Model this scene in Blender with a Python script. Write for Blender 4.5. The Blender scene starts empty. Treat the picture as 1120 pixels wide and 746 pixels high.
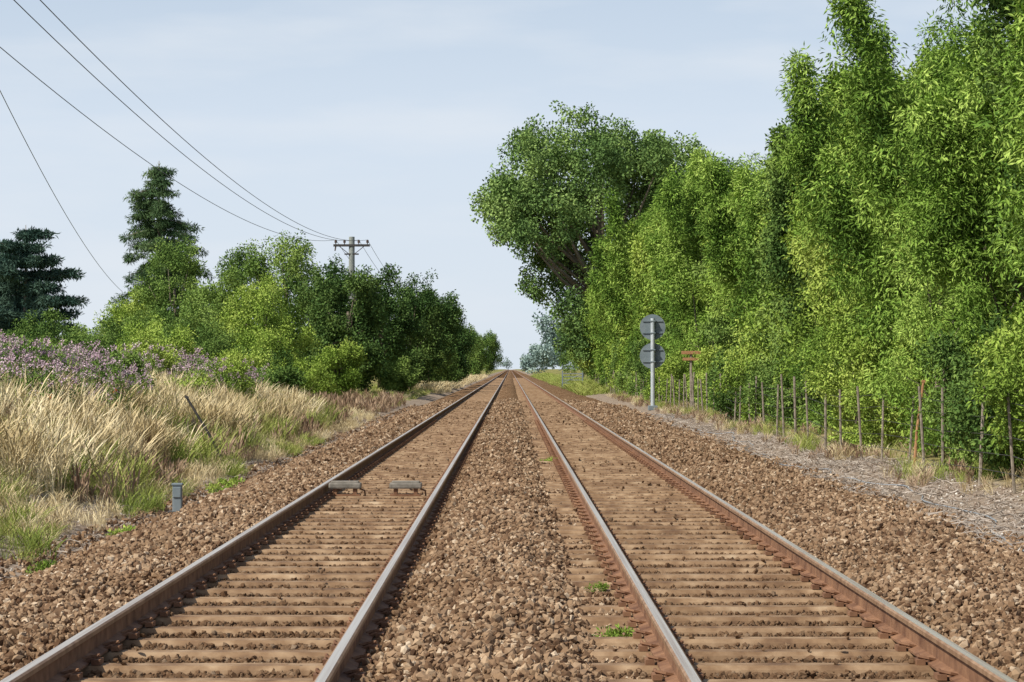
import bpy, bmesh, math, random, time
import numpy as np
from mathutils import Vector, Matrix
rng = np.random.default_rng(7)
random.seed(7)
scene = bpy.context.scene
CZ = 1.69

# ------------------------------------------------------------------ helpers
def new_mat(name):
    m = bpy.data.materials.new(name); m.use_nodes = True
    nt = m.node_tree; nt.nodes.clear()
    out = nt.nodes.new('ShaderNodeOutputMaterial')
    return m, nt, out
def N(nt, t, **kw):
    n = nt.nodes.new(t)
    for k, v in kw.items(): setattr(n, k, v)
    return n
def ramp(nt, stops, fac=None, interp='LINEAR'):
    r = N(nt, 'ShaderNodeValToRGB'); cr = r.color_ramp; cr.interpolation = interp
    while len(cr.elements) < len(stops): cr.elements.new(0.5)
    for e, (p, c) in zip(cr.elements, stops):
        e.position = p; e.color = (c[0], c[1], c[2], 1)
    if fac is not None: nt.links.new(fac, r.inputs['Fac'])
    return r
def mixc(nt, fac, a, b, mode='MIX'):
    m = N(nt, 'ShaderNodeMix', data_type='RGBA', blend_type=mode)
    for s, v in ((m.inputs[0], fac), (m.inputs[6], a), (m.inputs[7], b)):
        if isinstance(v, (int, float)): s.default_value = v
        elif isinstance(v, tuple): s.default_value = (v[0], v[1], v[2], 1)
        else: nt.links.new(v, s)
    return m.outputs[2]
def math_n(nt, op, a, b=None, c=None, clamp=False):
    m = N(nt, 'ShaderNodeMath', operation=op, use_clamp=clamp)
    for i, v in enumerate((a, b, c)):
        if v is None: continue
        if isinstance(v, (int, float)): m.inputs[i].default_value = v
        else: nt.links.new(v, m.inputs[i])
    return m.outputs[0]
def noise(nt, scale, detail=3, vec=None, rough=0.55):
    n = N(nt, 'ShaderNodeTexNoise'); n.inputs['Scale'].default_value = scale
    n.inputs['Detail'].default_value = detail; n.inputs['Roughness'].default_value = rough
    if vec is None: vec = N(nt, 'ShaderNodeNewGeometry').outputs['Position']
    nt.links.new(vec, n.inputs['Vector'])
    return n
def bsdf(nt, out, col, rough=0.8, metal=0.0, spec=0.3, normal=None):
    b = N(nt, 'ShaderNodeBsdfPrincipled')
    if isinstance(col, tuple): b.inputs['Base Color'].default_value = (*col, 1)
    else: nt.links.new(col, b.inputs['Base Color'])
    if isinstance(rough, (int, float)): b.inputs['Roughness'].default_value = rough
    else: nt.links.new(rough, b.inputs['Roughness'])
    b.inputs['Metallic'].default_value = metal
    b.inputs['Specular IOR Level'].default_value = spec
    if normal is not None: nt.links.new(normal, b.inputs['Normal'])
    nt.links.new(b.outputs[0], out.inputs[0]); return b
def diffuse(nt, out, col, normal=None):
    b = N(nt, 'ShaderNodeBsdfDiffuse'); nt.links.new(col, b.inputs['Color'])
    if normal is not None: nt.links.new(normal, b.inputs['Normal'])
    nt.links.new(b.outputs[0], out.inputs[0])
def bump(nt, h, strength=0.5, dist=0.02):
    b = N(nt, 'ShaderNodeBump'); b.inputs['Strength'].default_value = strength
    b.inputs['Distance'].default_value = dist; nt.links.new(h, b.inputs['Height'])
    return b.outputs[0]
def simple_mat(name, c1, c2, scale=6, rough=0.8, metal=0, spec=0.3, bs=0.3):
    m, nt, out = new_mat(name)
    n = noise(nt, scale, 5)
    r = ramp(nt, [(0.3, c1), (0.7, c2)], n.outputs['Fac'])
    bsdf(nt, out, r.outputs[0], rough, metal, spec, bump(nt, n.outputs['Fac'], bs, 0.01))
    return m

def leaf_mat(name, cd, cm, cl, trans=0.35, big=0.22, gain=1.0):
    m, nt, out = new_mat(name)
    oi = N(nt, 'ShaderNodeObjectInfo'); g = N(nt, 'ShaderNodeNewGeometry')
    n = noise(nt, big, 1, g.outputs['Position'])
    a = math_n(nt, 'MULTIPLY', oi.outputs['Random'], 0.42)
    b = math_n(nt, 'MULTIPLY_ADD', g.outputs['Random Per Island'], 0.35, a)
    nn = math_n(nt, 'MULTIPLY_ADD', n.outputs['Fac'], 1.8, -0.80)
    f = math_n(nt, 'ADD', b, nn, clamp=True)
    sc = lambda c: tuple(v * gain for v in c)
    r = ramp(nt, [(0.05, sc(cd)), (0.45, sc(cm)), (0.95, sc(cl))], f)
    p = N(nt, 'ShaderNodeBsdfDiffuse')
    nt.links.new(r.outputs[0], p.inputs['Color'])
    nt.links.new(p.outputs[0], out.inputs[0])
    return m

def mk(name, verts, faces, mats, smooth=False, midx=None, parent=None, link=True, loc=None):
    me = bpy.data.meshes.new(name)
    verts = np.asarray(verts, dtype=float)
    me.from_pydata(verts.tolist(), [], [list(map(int, f)) for f in faces])
    for m in (mats if isinstance(mats, (list, tuple)) else [mats]): me.materials.append(m)
    if midx is not None: me.polygons.foreach_set('material_index', np.asarray(midx, dtype=np.int32))
    if smooth: me.polygons.foreach_set('use_smooth', np.ones(len(me.polygons), dtype=bool))
    me.update()
    o = bpy.data.objects.new(name, me)
    if link: scene.collection.objects.link(o)
    if parent is not None: o.parent = parent
    if loc is not None: o.location = loc
    return o
def empty(name, loc=(0, 0, 0)):
    e = bpy.data.objects.new(name, None); e.location = loc; e.empty_display_size = 0.3
    scene.collection.objects.link(e); return e

class Geo:
    def __init__(s): s.v = []; s.f = []; s.m = []
    def add(s, v, f, m=0):
        k = len(s.v); s.v.extend([tuple(p) for p in v]); s.f.extend([[i + k for i in q] for q in f]); s.m.extend([m] * len(f))
    def box(s, c, d, m=0, rot=None, bev=0.0):
        bm = bmesh.new(); bmesh.ops.create_cube(bm, size=1)
        bmesh.ops.scale(bm, vec=d, verts=bm.verts)
        if bev > 0: bmesh.ops.bevel(bm, geom=bm.edges[:], offset=bev, segments=2, affect='EDGES', profile=0.6)
        if rot is not None: bmesh.ops.rotate(bm, verts=bm.verts, matrix=rot)
        bmesh.ops.translate(bm, vec=c, verts=bm.verts)
        bm.verts.ensure_lookup_table(); bm.verts.index_update()
        s.add([v.co[:] for v in bm.verts], [[v.index for v in f.verts] for f in bm.faces], m); bm.free()
    def tube(s, pts, rad, seg=6, m=0, cap=True):
        pts = [Vector(p) for p in pts]; n = len(pts)
        if not hasattr(rad, '__len__'): rad = [rad] * n
        v = []; f = []
        for i, p in enumerate(pts):
            d = (pts[min(i + 1, n - 1)] - pts[max(i - 1, 0)])
            if d.length < 1e-9: d = Vector((0, 0, 1))
            d.normalize()
            a = d.cross(Vector((0, 1, 0.01)) if abs(d.y) < 0.9 else Vector((1, 0, 0.01))).normalized(); b = d.cross(a)
            for k in range(seg):
                t = 2 * math.pi * k / seg
                v.append(p + (a * math.cos(t) + b * math.sin(t)) * rad[i])
        for i in range(n - 1):
            for k in range(seg):
                k2 = (k + 1) % seg
                f.append([i * seg + k, i * seg + k2, (i + 1) * seg + k2, (i + 1) * seg + k])
        if cap: f.append(list(range(seg))[::-1]); f.append([(n - 1) * seg + k for k in range(seg)])
        s.add(v, f, m)
    def obj(s, name, mats, smooth=False, parent=None, loc=None, link=True):
        return mk(name, s.v, s.f, mats, smooth, s.m, parent, link, loc)

_groups = {}
def inst_group(coll):
    if coll.name in _groups: return _groups[coll.name]
    ng = bpy.data.node_groups.new('inst_' + coll.name, 'GeometryNodeTree')
    ng.interface.new_socket('Geometry', in_out='INPUT', socket_type='NodeSocketGeometry')
    ng.interface.new_socket('Geometry', in_out='OUTPUT', socket_type='NodeSocketGeometry')
    gi = ng.nodes.new('NodeGroupInput'); go = ng.nodes.new('NodeGroupOutput')
    ip = ng.nodes.new('GeometryNodeInstanceOnPoints'); ci = ng.nodes.new('GeometryNodeCollectionInfo')
    ci.inputs['Collection'].default_value = coll
    ci.inputs['Separate Children'].default_value = True; ci.inputs['Reset Children'].default_value = True
    def na(name, t):
        n = ng.nodes.new('GeometryNodeInputNamedAttribute'); n.data_type = t
        n.inputs['Name'].default_value = name
        return [o for o in n.outputs if o.enabled and o.name == 'Attribute'][0]
    L = ng.links.new
    L(gi.outputs[0], ip.inputs['Points']); L(ci.outputs[0], ip.inputs['Instance'])
    ip.inputs['Pick Instance'].default_value = True
    L(na('idx', 'INT'), ip.inputs['Instance Index'])
    L(na('rot', 'FLOAT_VECTOR'), ip.inputs['Rotation'])
    L(na('scl', 'FLOAT_VECTOR'), ip.inputs['Scale'])
    L(ip.outputs[0], go.inputs[0])
    _groups[coll.name] = ng; return ng
def scatter(name, P, R, S, coll, parent=None, loc=None, I=None):
    P = np.asarray(P, dtype=np.float32); n = len(P)
    me = bpy.data.meshes.new(name); me.vertices.add(n)
    me.vertices.foreach_set('co', P.ravel())
    S = np.asarray(S, dtype=np.float32)
    if S.ndim == 1: S = np.repeat(S[:, None], 3, 1)
    for nm, t, arr in (('rot', 'FLOAT_VECTOR', np.asarray(R, dtype=np.float32)), ('scl', 'FLOAT_VECTOR', S)):
        a = me.attributes.new(nm, t, 'POINT'); a.data.foreach_set('vector', arr.ravel())
    if I is None: I = rng.integers(0, len(coll.objects), n)
    a = me.attributes.new('idx', 'INT', 'POINT'); a.data.foreach_set('value', np.asarray(I, dtype=np.int32))
    me.update()
    o = bpy.data.objects.new(name, me); scene.collection.objects.link(o)
    if parent is not None: o.parent = parent
    if loc is not None: o.location = loc
    md = o.modifiers.new('instances', 'NODES'); md.node_group = inst_group(coll)
    return o
def src_coll(name, objs):
    c = bpy.data.collections.new(name)
    for o in objs: c.objects.link(o)
    return c
def stone_mesh(name, P, S, mat, hi=True):
    """many angular stones as one real mesh with a per-stone colour attribute"""
    n = len(P)
    if hi:
        t = (1 + 5 ** .5) / 2
        bv = np.array([(-1, t, 0), (1, t, 0), (-1, -t, 0), (1, -t, 0), (0, -1, t), (0, 1, t), (0, -1, -t), (0, 1, -t), (t, 0, -1), (t, 0, 1), (-t, 0, -1), (-t, 0, 1)]) / 1.9
        bf = np.array([(0, 11, 5), (0, 5, 1), (0, 1, 7), (0, 7, 10), (0, 10, 11), (1, 5, 9), (5, 11, 4), (11, 10, 2), (10, 7, 6), (7, 1, 8), (3, 9, 4), (3, 4, 2), (3, 2, 6), (3, 6, 8), (3, 8, 9), (4, 9, 5), (2, 4, 11), (6, 2, 10), (8, 6, 7), (9, 8, 1)])
    else:
        bv = np.array([(1, 0, 0), (-1, 0, 0), (0, 1, 0), (0, -1, 0), (0, 0, 1), (0, 0, -1)], dtype=float)
        bf = np.array([(0, 2, 4), (2, 1, 4), (1, 3, 4), (3, 0, 4), (2, 0, 5), (1, 2, 5), (3, 1, 5), (0, 3, 5)])
    k = len(bv)
    V = bv[None] * rng.uniform(0.55, 1.15, (n, k, 1)) * rng.uniform(0.55, 1.05, (n, 1, 3)) + rng.normal(0, .09, (n, k, 3))
    q = rng.normal(size=(n, 4)); q /= np.linalg.norm(q, axis=1)[:, None]
    w, x, y, z = q.T
    R = np.stack([1 - 2 * (y * y + z * z), 2 * (x * y - z * w), 2 * (x * z + y * w), 2 * (x * y + z * w), 1 - 2 * (x * x + z * z), 2 * (y * z - x * w), 2 * (x * z - y * w), 2 * (y * z + x * w), 1 - 2 * (x * x + y * y)], 1).reshape(n, 3, 3)
    V = np.einsum('nij,nkj->nki', R, V) * S[:, None, None] + P[:, None, :]
    F = (bf[None] + (np.arange(n) * k)[:, None, None]).reshape(-1)
    nf = n * len(bf)
    me = bpy.data.meshes.new(name); me.vertices.add(n * k); me.vertices.foreach_set('co', V.astype(np.float32).ravel())
    me.loops.add(nf * 3); me.loops.foreach_set('vertex_index', F.astype(np.int32))
    me.polygons.add(nf); me.polygons.foreach_set('loop_start', (np.arange(nf) * 3).astype(np.int32))
    try: me.polygons.foreach_set('loop_total', np.full(nf, 3, dtype=np.int32))
    except Exception: pass
    a = me.attributes.new('rnd', 'FLOAT', 'POINT'); a.data.foreach_set('value', np.repeat(rng.random(n), k).astype(np.float32))
    me.materials.append(mat); me.update(calc_edges=True)
    me.polygons.foreach_set('use_smooth', np.zeros(nf, dtype=bool))
    return me

# ------------------------------------------------------------------ materials
def stone_color_nodes(nt, rnd):
    r = ramp(nt, [(0.0, (0.085, 0.050, 0.032)), (0.25, (0.185, 0.118, 0.074)), (0.5, (0.30, 0.205, 0.130)),
                  (0.72, (0.24, 0.165, 0.110)), (0.9, (0.39, 0.285, 0.19)), (1.0, (0.50, 0.41, 0.31))], rnd)
    g = N(nt, 'ShaderNodeNewGeometry'); sp = N(nt, 'ShaderNodeSeparateXYZ'); nt.links.new(g.outputs['Position'], sp.inputs[0])
    # oil and rust staining between the rails
    def band(c):
        d = math_n(nt, 'ABSOLUTE', math_n(nt, 'SUBTRACT', sp.outputs[0], c))
        return math_n(nt, 'SUBTRACT', 1.0, math_n(nt, 'MULTIPLY', math_n(nt, 'SUBTRACT', d, 0.8, clamp=True), 6.0, clamp=True), clamp=True)
    st = math_n(nt, 'MAXIMUM', band(-1.665), band(1.6))
    nz = noise(nt, 0.5, 2)
    st = math_n(nt, 'MULTIPLY', st, 0.72)
    c = mixc(nt, st, r.outputs[0], (0.12, 0.072, 0.042))
    c = mixc(nt, 0.6, c, ramp(nt, [(0.35, (0.74, 0.65, 0.56)), (0.65, (1.18, 1.15, 1.10))], nz.outputs['Fac']).outputs[0], 'MULTIPLY')
    return c
m_stone, nt, out = new_mat('ballast_stone')
at = N(nt, 'ShaderNodeAttribute', attribute_name='rnd')
diffuse(nt, out, stone_color_nodes(nt, at.outputs['Fac']))

m_bed, nt, out = new_mat('ballast_bed_mat')
g = N(nt, 'ShaderNodeNewGeometry')
vo = N(nt, 'ShaderNodeTexVoronoi'); vo.inputs['Scale'].default_value = 17; nt.links.new(g.outputs['Position'], vo.inputs['Vector'])
sc = N(nt, 'ShaderNodeSeparateColor'); nt.links.new(vo.outputs['Color'], sc.inputs[0])
c = stone_color_nodes(nt, sc.outputs[0])
c = mixc(nt, 1.0, c, (0.76, 0.70, 0.64), 'MULTIPLY')
inv = math_n(nt, 'SUBTRACT', 1.0, vo.outputs['Distance'])
diffuse(nt, out, c, bump(nt, inv, 0.9, 0.04))

m_ground, nt, out = new_mat('ground_mat')
g = N(nt, 'ShaderNodeNewGeometry'); sp = N(nt, 'ShaderNodeSeparateXYZ'); nt.links.new(g.outputs['Position'], sp.inputs[0])
n1 = noise(nt, 0.35, 5); n2 = noise(nt, 9, 5); n3 = noise(nt, 0.8, 4)
grass = ramp(nt, [(0.35, (0.09, 0.13, 0.03)), (0.5, (0.22, 0.21, 0.08)), (0.65, (0.38, 0.30, 0.15))], n1.outputs['Fac'])
soil = ramp(nt, [(0.3, (0.14, 0.105, 0.08)), (0.5, (0.27, 0.21, 0.16)), (0.7, (0.42, 0.36, 0.30))], n2.outputs['Fac'])
ax = math_n(nt, 'ABSOLUTE', math_n(nt, 'SUBTRACT', sp.outputs[0], 0.6))
ax = math_n(nt, 'ADD', ax, math_n(nt, 'MULTIPLY_ADD', n3.outputs['Fac'], 2.0, -1.0))
near = math_n(nt, 'SUBTRACT', 1.0, math_n(nt, 'MULTIPLY', math_n(nt, 'SUBTRACT', ax, 6.0, clamp=True), 1.0, clamp=True))
c = mixc(nt, near, grass.outputs[0], soil.outputs[0])
diffuse(nt, out, c, bump(nt, n2.outputs['Fac'], 0.8, 0.05))

m_sleeper, nt, out = new_mat('sleeper_steel')
n1 = noise(nt, 5, 6); n2 = noise(nt, 0.9, 3)
c = ramp(nt, [(0.25, (0.11, 0.060, 0.033)), (0.45, (0.23, 0.145, 0.08)), (0.62, (0.35, 0.245, 0.15)), (0.8, (0.47, 0.37, 0.25))], n1.outputs['Fac']).outputs[0]
c = mixc(nt, 0.6, c, ramp(nt, [(0.35, (0.6, 0.5, 0.42)), (0.65, (1.15, 1.1, 1.05))], n2.outputs['Fac']).outputs[0], 'MULTIPLY')
bsdf(nt, out, c, 0.75, 0.0, 0.3, bump(nt, n1.outputs['Fac'], 0.5, 0.01))

m_rust = simple_mat('rail_rust', (0.12, 0.055, 0.030), (0.29, 0.155, 0.085), 7, 0.8, 0.0, 0.3, 0.5)
m_head, nt, out = new_mat('rail_head')
mp = N(nt, 'ShaderNodeMapping'); g = N(nt, 'ShaderNodeNewGeometry'); nt.links.new(g.outputs['Position'], mp.inputs[0]); mp.inputs['Scale'].default_value = (45, 0.35, 1)
n1 = noise(nt, 1.0, 5, mp.outputs[0])
c = ramp(nt, [(0.3, (0.58, 0.45, 0.34)), (0.6, (0.84, 0.75, 0.63))], n1.outputs['Fac']).outputs[0]
bsdf(nt, out, c, 0.36, 0.7, 0.5)
m_edge = simple_mat('rail_head_edge', (0.19, 0.105, 0.058), (0.36, 0.23, 0.14), 9, 0.6, 0.1)

m_bark = simple_mat('bark', (0.10, 0.085, 0.06), (0.24, 0.20, 0.15), 8, 0.9)
m_wood = simple_mat('weathered_wood', (0.16, 0.13, 0.10), (0.35, 0.30, 0.24), 12, 0.85)
m_orange = simple_mat('rusty_orange', (0.32, 0.15, 0.07), (0.46, 0.26, 0.13), 12, 0.8)
m_grey = simple_mat('grey_paint', (0.15, 0.19, 0.21), (0.22, 0.26, 0.28), 4, 0.6)
m_post = simple_mat('galvanised_post', (0.42, 0.47, 0.50), (0.56, 0.60, 0.62), 5, 0.5, 0.2)
m_darkmetal = simple_mat('dark_metal', (0.05, 0.05, 0.05), (0.10, 0.09, 0.08), 9, 0.6, 0.3)
m_box = simple_mat('grey_box', (0.15, 0.135, 0.11), (0.29, 0.26, 0.22), 14, 0.7)
m_pole = simple_mat('pole_wood', (0.22, 0.24, 0.22), (0.34, 0.36, 0.33), 6, 0.85)
m_insul = simple_mat('insulator', (0.06, 0.04, 0.03), (0.12, 0.08, 0.06), 6, 0.3)
m_wire = simple_mat('wire', (0.06, 0.07, 0.08), (0.11, 0.12, 0.13), 6, 0.5)
m_cable = simple_mat('cable', (0.20, 0.22, 0.24), (0.32, 0.35, 0.38), 10, 0.6)
m_twig = simple_mat('dead_twig', (0.2, 0.16, 0.13), (0.50, 0.44, 0.38), 3, 0.9)

GN_ = 1.10
L_willow = leaf_mat('leaf_willow', (0.065, 0.125, 0.025), (0.17, 0.28, 0.048), (0.38, 0.50, 0.12), big=0.4, gain=GN_)
L_poplar = leaf_mat('leaf_poplar', (0.07, 0.125, 0.04), (0.14, 0.225, 0.066), (0.26, 0.36, 0.115), gain=GN_)
L_green = leaf_mat('leaf_green', (0.055, 0.105, 0.028), (0.12, 0.195, 0.048), (0.245, 0.335, 0.085), big=0.3, gain=GN_)
L_bright = leaf_mat('leaf_bright', (0.10, 0.165, 0.03), (0.215, 0.315, 0.055), (0.39, 0.47, 0.11), big=0.3, gain=GN_)
L_dark = leaf_mat('leaf_dark', (0.028, 0.060, 0.02), (0.065, 0.118, 0.034), (0.135, 0.20, 0.055), gain=GN_)
L_conif = leaf_mat('needles', (0.045, 0.085, 0.04), (0.08, 0.135, 0.06), (0.13, 0.19, 0.08), gain=GN_)
L_cedar = leaf_mat('cedar_needles', (0.035, 0.07, 0.055), (0.06, 0.105, 0.08), (0.09, 0.14, 0.10), gain=GN_)
L_far = leaf_mat('leaf_far_haze_tint', (0.17, 0.24, 0.22), (0.23, 0.31, 0.28), (0.29, 0.37, 0.33), gain=GN_)  # distance haze painted into the leaf colour as a pale blue-green
L_gold = leaf_mat('grass_gold', (0.40, 0.31, 0.16), (0.62, 0.51, 0.30), (0.80, 0.70, 0.47), big=0.6)
L_ggreen = leaf_mat('grass_green', (0.13, 0.18, 0.04), (0.25, 0.30, 0.07), (0.42, 0.42, 0.15), big=0.6, gain=GN_)
L_brown = leaf_mat('dock_brown', (0.19, 0.12, 0.08), (0.32, 0.22, 0.15), (0.46, 0.35, 0.24), big=0.6)
L_purple = leaf_mat('flower_purple', (0.34, 0.22, 0.29), (0.52, 0.37, 0.44), (0.70, 0.56, 0.60), big=0.6)
L_orange = leaf_mat('flower_orange', (0.6, 0.12, 0.03), (0.7, 0.2, 0.05), (0.8, 0.3, 0.1), big=0.6)

# ------------------------------------------------------------------ source meshes
def leaf_geo(n, rad, L, W, droop=0.0, flat=1.0, upn=0.8, outw=0.7):
    d = rng.normal(size=(n, 3)); d /= np.linalg.norm(d, axis=1)[:, None]
    p = d * (rng.random(n) ** 0.45)[:, None] * rad; p[:, 2] *= flat
    dr = d * outw + rng.normal(size=(n, 3)) * 0.5 + np.array([0, 0, -droop]); dr /= np.linalg.norm(dr, axis=1)[:, None]
    up = np.array([0, 0, upn]) + rng.normal(size=(n, 3)) * 0.6
    sd = np.cross(dr, up); sd /= (np.linalg.norm(sd, axis=1)[:, None] + 1e-6)
    nr = np.cross(sd, dr)
    l = (L * (0.7 + 0.6 * rng.random(n)))[:, None]; w = (W * (0.7 + 0.6 * rng.random(n)))[:, None]
    a = p; b = p + dr * l * 0.45 + sd * w * 0.5 + nr * w * 0.12; c = p + dr * l - nr * l * 0.08; e = p + dr * l * 0.45 - sd * w * 0.5 + nr * w * 0.12
    v = np.stack([a, b, c, e], 1).reshape(-1, 3)
    f = np.arange(4 * n).reshape(-1, 4)
    return v, f
def clumps(name, mat, k, *a, **kw):
    obs = []
    for i in range(k):
        v, f = leaf_geo(*a, **kw)
        obs.append(mk('%s_spray_%d' % (name, i), v, f, mat, link=False))
    return src_coll(name, obs)
C_willow = clumps('willow', L_willow, 6, 60, 1.0, 0.44, 0.13, droop=0.35)
C_poplar = clumps('poplar', L_poplar, 5, 46, 1.0, 0.38, 0.30, droop=0.2)
C_green = clumps('green', L_green, 5, 54, 1.0, 0.38, 0.21, droop=0.2)
C_bright = clumps('bright', L_bright, 5, 54, 1.0, 0.38, 0.19, droop=0.2)
C_dark = clumps('dark', L_dark, 5, 46, 1.0, 0.40, 0.25, droop=0.2)
C_conif = clumps('conifer', L_conif, 4, 50, 1.0, 0.75, 0.15, droop=0.5, flat=0.4)
C_cedar = clumps('cedar', L_cedar, 4, 50, 1.0, 0.6, 0.16, droop=0.0, flat=0.35)
C_far = clumps('far', L_far, 4, 40, 1.0, 0.5, 0.34)

def grass_geo(n, spread, h, w, bend, head=0.0):
    v = []; f = []
    for i in range(n):
        a = random.random() * 6.283; r = spread * math.sqrt(random.random())
        bx, by = r * math.cos(a), r * math.sin(a)
        hh = h * random.uniform(0.55, 1.1); bd = bend * random.uniform(0.2, 1.2) * hh; t = random.random() * 6.283
        dx, dy = math.cos(t), math.sin(t); s = random.random() * 6.283; sx, sy = math.cos(s), math.sin(s)
        k = len(v); ww = w * random.uniform(0.7, 1.3)
        hw = ww * (1 + head * random.random())
        for q, wd in ((0, ww), (0.45, ww * 0.85), (0.8, hw), (1.0, ww * 0.15)):
            z = hh * (q - 0.12 * bend * q * q); o = bd * q * q
            v.append((bx + dx * o - sx * wd / 2, by + dy * o - sy * wd / 2, z)); v.append((bx + dx * o + sx * wd / 2, by + dy * o + sy * wd / 2, z))
        for j in range(3): f.append([k + 2 * j, k + 2 * j + 1, k + 2 * j + 3, k + 2 * j + 2])
    return v, f
def gcol(name, mat, k, *a, **kw):
    obs = []
    for i in range(k):
        v, f = grass_geo(*a, **kw); obs.append(mk('%s_tuft_%d' % (name, i), v, f, mat, link=False))
    return src_coll(name, obs)
G_gold = gcol('goldgrass', L_gold, 4, 44, 0.20, 1.0, 0.007, 0.45, head=2.2)
G_green = gcol('greengrass', L_ggreen, 4, 38, 0.20, 1.0, 0.012, 0.55)
G_brown = gcol('browngrass', L_brown, 4, 26, 0.16, 1.0, 0.014, 0.3, head=3.0)
def flower_objs(k, hm, name):
    obs = []
    for i in range(k):
        g = Geo()
        for s in range(9):
            a = random.random() * 6.28; r = 0.30 * math.sqrt(random.random()); h = random.uniform(0.5, 1.05); t = random.random() * 6.28
            bx, by = r * math.cos(a), r * math.sin(a); tx, ty = bx + 0.12 * math.cos(t), by + 0.12 * math.sin(t)
            g.tube([(bx, by, 0), ((bx + tx) / 2, (by + ty) / 2, h * 0.5), (tx, ty, h)], [0.006, 0.005, 0.003], 3, 0, False)
            for q in range(3):
                v, f = leaf_geo(12, 0.055, 0.055, 0.020); hz_ = h * (0.35 + 0.22 * q); v[:, 2] = v[:, 2] + hz_
                v[:, 0] += bx + (tx - bx) * hz_ / h; v[:, 1] += by + (ty - by) * hz_ / h
                g.add(v, f.tolist(), 0)
            if s % 5 != 4:
                v, f = leaf_geo(16, 0.040, 0.034, 0.024); v[:, 2] = v[:, 2] + h * 0.98; v[:, 0] += tx; v[:, 1] += ty
                g.add(v, f.tolist(), 1)
        obs.append(g.obj('%s_%d' % (name, i), [L_green, hm], link=False))
    return obs
G_flow = src_coll('willowherb', flower_objs(6, L_purple, 'willowherb_stem'))
G_pop = src_coll('poppies', flower_objs(2, L_orange, 'poppy_stem'))
tw = []
for i in range(4):
    g = Geo()
    for s in range(8):
        a = random.random() * 6.28; L = random.uniform(0.1, 0.45); x, y = random.uniform(-.4, .4), random.uniform(-.4, .4); z = random.uniform(0, 0.04)
        p = [(x, y, z), (x + L * .5 * math.cos(a), y + L * .5 * math.sin(a), z + random.uniform(0, .06)), (x + L * math.cos(a + .3), y + L * math.sin(a + .3), random.uniform(0, .05))]
        g.tube(p, [0.009, 0.007, 0.003], 3, 0, False)
    tw.append(g.obj('twigs_%d' % i, m_twig, link=False))
C_twig = src_coll('twigs', tw)
m_debris, nt, out = new_mat('gravel_debris')
at = N(nt, 'ShaderNodeAttribute', attribute_name='rnd')
diffuse(nt, out, ramp(nt, [(0, (0.14, 0.10, 0.075)), (0.5, (0.31, 0.24, 0.19)), (0.93, (0.48, 0.42, 0.36)), (1, (0.75, 0.73, 0.68))], at.outputs['Fac']).outputs[0])

# ------------------------------------------------------------------ terrain
gx = [-3000, -600, -120, -40, -25, -18, -14, -9, -7, -5.6, -4.7, -4.1, 0, 4.6, 5.2, 6, 8, 14, 25, 60, 200, 700, 3000]
gzv = [1.2, 1.2, 1.2, 1.2, 1.2, 1.25, 1.3, 0.95, 0.40, -0.05, -0.22, -0.42, -0.6, -0.42, -0.17, -0.08, 0.08, 0.3, 0.4, 0.4, 0.4, 0.4, 0.4]
def ground_z(x, y):
    x = np.asarray(x, dtype=float); y = np.asarray(y, dtype=float)
    z = np.interp(x, gx, gzv)
    t = np.clip((y - 62) / 40, 0, 1); t = t * t * (3 - 2 * t)
    bank = np.clip((-x - 4.7) / 1.0, 0, 1) * np.clip((60 + x) / 30, 0, 1)
    z = z * (1 - t * bank * 0.85) - 0.08 * t * bank
    m = np.clip((np.abs(x - 0.4) - 5.0) / 2, 0, 1)
    return z + m * 0.08 * (np.sin(x * 1.3 + y * 0.31) + np.sin(y * 0.57 - x * 0.6)) * 0.8
xs = sorted(set(gx + list(np.linspace(-14, -4.1, 34)) + list(np.linspace(4.6, 14, 28))))
ys = [-60, -20] + list(np.arange(0, 120, 1.5)) + list(np.arange(120, 400, 8)) + [400, 500, 700, 1000, 1600, 2500, 4500]
V = []; F = []
for y in ys:
    for x in xs: V.append((x, y, float(ground_z(x, y))))
nx = len(xs)
for j in range(len(ys) - 1):
    for i in range(nx - 1): F.append([j * nx + i, j * nx + i + 1, (j + 1) * nx + i + 1, (j + 1) * nx + i])
mk('ground', V, F, m_ground, True)

bx_ = [-5.0, -4.5, -3.7, -3.2, -2.7, -2.5, -2.3, -1.0, -0.85, -0.65, -0.2, 0.1, 0.36, 0.50, 0.9, 2.4, 2.55, 2.8, 3.6, 4.4, 5.2, 5.7]
bz_ = [-0.5, -0.25, 0.0, 0.06, 0.04, 0.005, 0.005, 0.005, 0.01, 0.06, 0.14, 0.14, 0.07, 0.0, 0.0, 0.005, 0.02, 0.05, 0.05, -0.04, -0.17, -0.5]
def bed_z(x, y):
    o = (np.abs(np.abs(x) - 1.64) > 0.9)
    return np.interp(x, bx_, bz_) + 0.016 * np.sin(x * 5 + y * 2.1) * o + 0.02 * np.sin(y * 1.3 - x * 3) * o
xs = sorted(set(bx_ + list(np.linspace(-5, 5.7, 50)))); ys = list(np.arange(0, 150, 0.5)) + list(np.arange(150, 400, 5)) + [400, 600, 900, 1400, 2200]
V = []; F = []; nx = len(xs)
for y in ys:
    for x in xs: V.append((x, y, float(bed_z(x, y)) - 0.02))
for j in range(len(ys) - 1):
    for i in range(nx - 1): F.append([j * nx + i, j * nx + i + 1, (j + 1) * nx + i + 1, (j + 1) * nx + i])
mk('ballast_bed', V, F, m_bed, True)

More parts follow.
